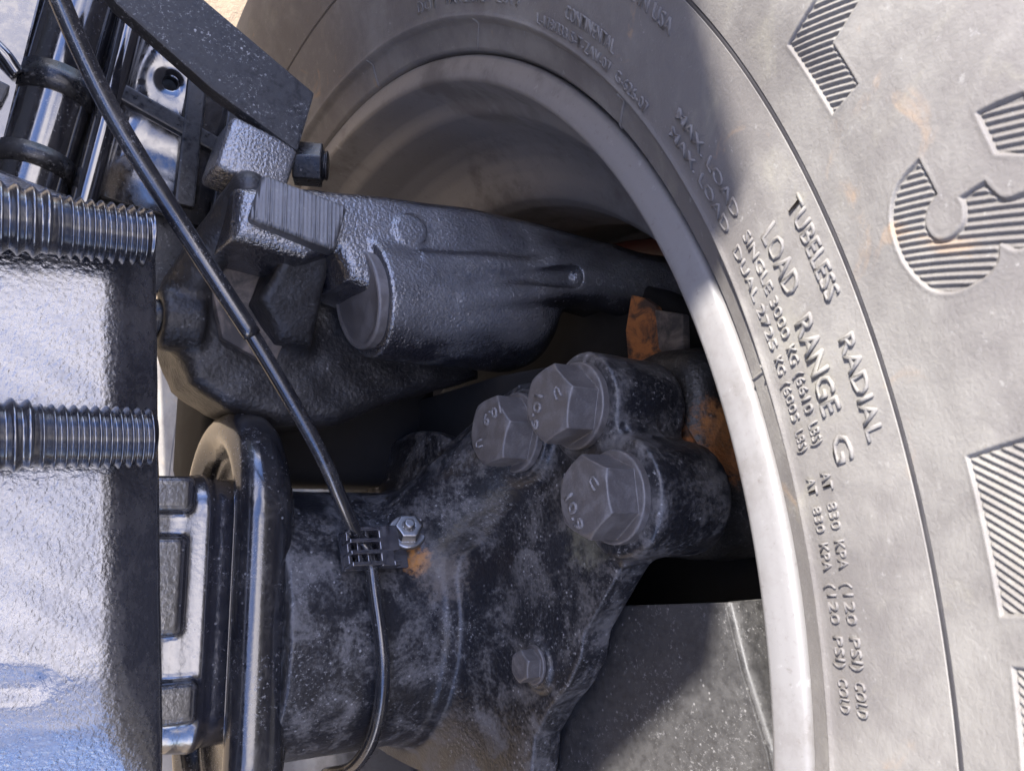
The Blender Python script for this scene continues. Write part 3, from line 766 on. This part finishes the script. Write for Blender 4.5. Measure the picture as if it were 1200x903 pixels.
# panel with a drilled hole: polygon ring bridged to the hole
outer = [(-125, 314), (-66, 300), (-60, 262), (-84, 204), (-146, 212), (-137, 250)]
hc, hr, K = (-109.8, 277.9), 3.6, 48
bm = bmesh.new()
ang = [2 * math.pi * k / K for k in range(K)]
def ray_poly(a):
    best = 1e9; dx, dy = math.cos(a), math.sin(a)
    for i in range(len(outer)):
        (x1, y1), (x2, y2) = outer[i], outer[(i + 1) % len(outer)]
        ex, ey = x2 - x1, y2 - y1; den = dx * ey - dy * ex
        if abs(den) < 1e-9: continue
        t = ((x1 - hc[0]) * ey - (y1 - hc[1]) * ex) / den; u = ((x1 - hc[0]) * dy - (y1 - hc[1]) * dx) / den
        if t > 0 and -1e-6 <= u <= 1 + 1e-6: best = min(best, t)
    return best
def pz(x, y): return 0.0 + 0.05 * (y - 250) + 0.5 * math.sin(x * 0.07) * math.sin(y * 0.05)
rings = []
for rr_, zz_ in ((hr, -4.0), (hr, -0.9), (hr + 0.35, -0.25), (hr + 1.2, -0.05), (hr + 4.5, 0.0), (1e9, 0.0), (1e9, -4.0)):
    row = []
    for a_ in ang:
        R_ = min(rr_, ray_poly(a_)); x_, y_ = hc[0] + R_ * math.cos(a_), hc[1] + R_ * math.sin(a_)
        row.append(bm.verts.new(Vector((x_, y_, pz(x_, y_) + zz_ - 1.2 * math.exp(-((R_ - hr) / 4.0) ** 2))) * mm))
    rings.append(row)
for r0, r1 in zip(rings[:-1], rings[1:]):
    for k in range(K): bm.faces.new((r0[k], r0[(k + 1) % K], r1[(k + 1) % K], r1[k]))
for k in range(K): bm.faces.new((rings[-1][k], rings[-1][(k + 1) % K], rings[0][(k + 1) % K], rings[0][k]))
bmesh.ops.recalc_face_normals(bm, faces=bm.faces[:])
me = bpy.data.meshes.new('panel'); bm.to_mesh(me); bm.free()
for p in me.polygons: p.use_smooth = True
part('drilled_panel', me, 'gloss', cham)
# dull ribs standing in for dark reflections across the panel
def ribx(a_, b_, w, h, mat='satin', z=1.0, name='rib'):
    a_, b_ = Vector(a_), Vector(b_); d = (b_ - a_); l = d.length; d.normalize(); s = Vector((-d.y, d.x))
    fr = ((a_.x, a_.y, z), (d.x, d.y, 0), (s.x, s.y, 0), (0, 0, 1))
    return part(name, prism([(0, -w / 2), (l, -w / 2), (l, w / 2), (0, w / 2)], fr, -3, h, min(1.5, h * 0.45)), mat, cham)
ribx((-133, 265), (-66, 242), 9, 2.4)
ribx((-96, 305), (-100, 212), 10, 2.9)
ribx((-74, 292), (-82, 208), 9, 2.4)
# rounded posts (rolled edges) between the panels
tank = part('air_cylinder', sweep(catmull([(-147, 350, -6), (-155, 300, -8), (-163, 250, -10), (-172, 196, -12)], 10), 17.0, 64), 'gloss', cham)
for y0_, w_ in ((318, 5), (262, 7), (222, 5)):
    c_ = -155 + 0.165 * (y0_ - 300)
    bd = add('band', sweep([(c_ - 0.165 * w_, y0_ - w_, -8 + 0.04 * (y0_ - 300)), (c_ + 0.165 * w_, y0_ + w_, -8 + 0.04 * (y0_ - 300))], 18.2, 64), 'satin', tank)  # bands stand in for reflections on the cylinder
part('rolled_post', sweep(catmull([(-126, 350, 2), (-132, 300, 0), (-139, 250, -2), (-147, 196, -5)], 10), 6.5, 40), 'gloss', cham)
part('side_panel', prism([(-235, 335), (-168, 335), (-184, 200), (-235, 200)], ((0, 0, -2), (1, 0, 0), (0, 1, 0), (0, 0, 1)), -3, 0, 1.0), 'gloss', cham)
part('panel_lip', sweep(catmull([(-225, 282, 2), (-198, 277, 2), (-186, 270, 2), (-178, 262, -1)], 8), 3.4, 24), 'gloss', cham)
ribx((-228, 262), (-182, 249), 10, 2.4)
part('back_plate', prism([(-240, 345), (-132, 335), (-62, 300), (-58, 240), (-84, 200), (-240, 195)], ((0, 0, -22), (1, 0, 0), (0, 1, 0), (0, 0, 1)), -4, 0, 1.0), 'satin', cham)
part('lower_web', prism([(-150, 215), (-60, 215), (-58, 180), (-98, 165), (-150, 180)], ((0, 0, -12), (1, 0, 0), (0, 1, 0), (0, 0, 1)), -6, 0, 1.5), 'satin', cham)

# ================================================================ SPRING SEAT AND THREADED RODS
seat = empty('spring_seat', (-0.17, 0.06, 0.05), 'black cast spring seat block with pebbled glossy top face beside the flange ring', 'spring seat')
def f_seat(P):
    x, y, z = P.T
    d = z - 92.0
    d = smax(d, (x + 133 + 0.065 * y) * 0.64 + (z - 92) * 0.77, 4)      # right chamfer
    d = smax(d, x + 113 + 0.075 * y, 4)
    d = smax(d, (y - 166) * 0.80 + (z - 92) * 0.60, 5)
    d = smax(d, (y - 172 + 0.42 * (x + 126)), 6)
    d = smax(d, -(y + 12) * 0.42 + (z - 92) * 0.907, 8)
    d = smax(d, -(y + 70), 6); d = smax(d, -(x + 245), 4); d = smax(d, 46 - z, 4)
    dent = s_cone(P, (-215, -2, 97), (-160, -6, 96), 7, 5)
    d = smax(d, -dent, 5)
    return d + 0.12 * np.sin(x * .2 + y * .13) * np.sin(y * .21)
part('seat_block', nets(f_seat, (-250, -78, 42), (-104, 232, 98), 1.5), 'seat', seat)
def threaded(a, b, R, pitch, depth, seg=64, turn=10):
    a, b = np.array(a, float), np.array(b, float); ax = b - a; l = np.linalg.norm(ax); ax /= l
    e1 = np.cross(ax, [0, 0, 1.0]); e1 /= np.linalg.norm(e1); e2 = np.cross(ax, e1)
    nl = int(l / pitch * turn); t = np.linspace(0, l, nl); th = np.linspace(0, 2 * np.pi, seg, endpoint=False)
    ph = t[:, None] / pitch - th[None, :] / (2 * np.pi)
    tri = np.clip(np.abs((ph % 1.0) - 0.5) * 2 * 1.25 - 0.1, 0, 1)
    r = R - depth * tri
    end = np.clip((l - t) / (depth * 1.4), 0, 1); r = r * (0.80 + 0.20 * np.sqrt(end))[:, None]
    V = a + t[:, None, None] * ax + r[..., None] * (np.cos(th)[None, :, None] * e1 + np.sin(th)[None, :, None] * e2)
    fs = [tuple(q) for q in grid_faces(nl, seg, wrap_v=True).tolist()]
    fs += [tuple(range(seg)), tuple((nl - 1) * seg + k for k in range(seg - 1, -1, -1))]
    return mesh_from(V.reshape(-1, 3) * mm, fs)
for lab, y0, y1, xe in (('threaded rod lying on the spring seat near its sloping end', 158.2, 160.0, -133.0), ('threaded rod across the middle of the pebbled spring seat', 81.4, 83.0, -127.5)):
    r_ = empty('threaded_rod', (-0.2, y0 * mm, 0.105), 'black oiled ' + lab, 'rod')
    part('thread', threaded((-166, y0 + 0.3, 105), (xe, y1, 104.5), 11.6, 3.55, 1.7), 'thread', r_)
    part('coarse_thread', threaded((-250, y0 - 1.5, 106), (-167.5, y0 + 0.3, 105.5), 13.0, 5.0, 2.0), 'thread', r_)
    part('shank', sweep([(-178, y0 + 0.2, 105.3), (-162, y0 + 0.3, 105)], 10.6, 48), 'thread', r_)

# ================================================================ CABLE AND CLIP
cable = sweep(catmull([(-178, 231, 156), (-173.7, 224.3, 143.6), (-152.9, 199.4, 122.4), (-123.6, 168.1, 105.8), (-88.6, 125.8, 97.2), (-58.1, 85.2, 89.4), (-41, 61, 79), (-29, 46, 69),
                       (-22.5, 37, 68.5), (-20.5, 20.3, 72), (-15.6, -14.8, 73), (-12, -45, 59), (-13, -66, 38), (-16, -76, 10)], 16), 3.3, 24)
cb = add('sensor_cable', cable, 'cable'); tag(cb, 'thin glossy black sensor cable running diagonally to the clip on the axle tube', 'cable')
part_sleeve = sweep(catmull([(-178, 231, 156), (-173.7, 224.3, 143.6), (-152.9, 199.4, 122.4), (-123.6, 168.1, 105.8), (-90.5, 128.3, 97.6)], 16), np.linspace(3.35, 3.9, 65), 24)
add('sleeve', part_sleeve, 'cable', cb)

clip = empty('cable_clip', (-0.02, 0.04, 0.068), 'ribbed black plastic cable clip held by a shiny screw on the axle tube', 'clip')
# clip frame: u along the clip (away from the screw), v along the cable, w out of the tube
cw = Vector((0.05, 0.27, 0.96)).normalized(); cu_ = Vector((-0.97, -0.03, 0.0)); cu_ = (cu_ - cw * cu_.dot(cw)).normalized(); cv = cw.cross(cu_)
CF = Matrix((cu_, cv, cw)).transposed()
C0 = (-24, 38.5, 66.5)
def cbox(name, lo, hi, bev=0.4, mat='clip'): return part(name, box_mesh(lo, hi, bev, CF, C0), mat, clip)
cbox('base_plate', (-24, -9.2, -4.5), (10, 9.2, -1.2))
for v in (-8.2, -2.8, 2.6, 8.0): cbox('cross_bar', (-5.5, v - 0.9, -1.0), (10.5, v + 1.1, 8.2), 0.5)
for u in (9.5, 4.5, -0.5): cbox('cross_bar', (u - 1.0, -8.5, 1.5 if u < 9 else -1), (u + 1.0, 8.5, 4.6), 0.4)
cbox('latch_plate', (-15.5, -9.6, -1.0), (-5.0, 2.5, 7.4), 0.6)
cbox('latch_plate', (-12.0, 2.0, -1.0), (-5.0, 9.6, 7.4), 0.6)
cbox('latch_plate', (-15.5, 7.2, -1.0), (-11.5, 9.6, 7.4), 0.6)
def f_scr(P):
    c = np.array([2.8, 43.2, 57.0]); ax = np.array([-0.25, 0.55, 0.80]); ax /= np.linalg.norm(ax)
    h = (P - c) @ ax; Q = P - c - h[:, None] * ax
    e1 = np.cross(ax, [0, 1, 0]); e1 /= np.linalg.norm(e1); e2 = np.cross(ax, e1)
    u, v = Q @ e1, Q @ e2; r = np.hypot(u, v)
    wash = s_ext(r - 9.4, h, 4, 6.8, 0.6)
    hx = np.maximum(np.abs(v), np.abs(v) * .5 + np.abs(u) * .866) - 6.0
    hd = smax(hx, np.abs(h - 8) - 4.0, 0.8); hd = np.maximum(hd, -s_cone(P, c + ax * 13, c + ax * 14, 3.2, 3.2))
    st = s_ext(r - 2.6, h, 2, 14.5, 0.6)
    return np.minimum(np.minimum(wash, hd), st)
part('screw', nets(f_scr, (-13, 32, 48), (17, 66, 78), 0.45), 'zinc', clip)

# ================================================================ SHADOW PLATE (added outside the frame, outlined to shade axle and tyre)
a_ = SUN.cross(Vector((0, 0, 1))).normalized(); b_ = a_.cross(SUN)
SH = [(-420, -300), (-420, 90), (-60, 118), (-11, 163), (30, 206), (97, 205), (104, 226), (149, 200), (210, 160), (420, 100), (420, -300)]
ch = add('shadow_plate', prism(SH, (SUN * 1050, a_, b_, SUN), 0, 8, 1.0), 'satin')
tag(ch, 'added black plate out of view, outlined to shade the axle and inner tyre', 'shadow plate')

# rail added behind the camera to block low sky and darken paint reflections
rail = empty('occluder_rail', (-0.46, 0, -0.1), 'added black rail out of view that darkens the reflections in the paint', 'occluder rail')
part('web', box_mesh((-470, -1600, -80), (-460, 1600, 390), 2), 'satin', rail)
part('flange', box_mesh((-459.5, -1600, 378), (-385, 1600, 390), 2), 'satin', rail)
part('flange', box_mesh((-459.5, -1600, -80), (-385, 1600, -68), 2), 'satin', rail)
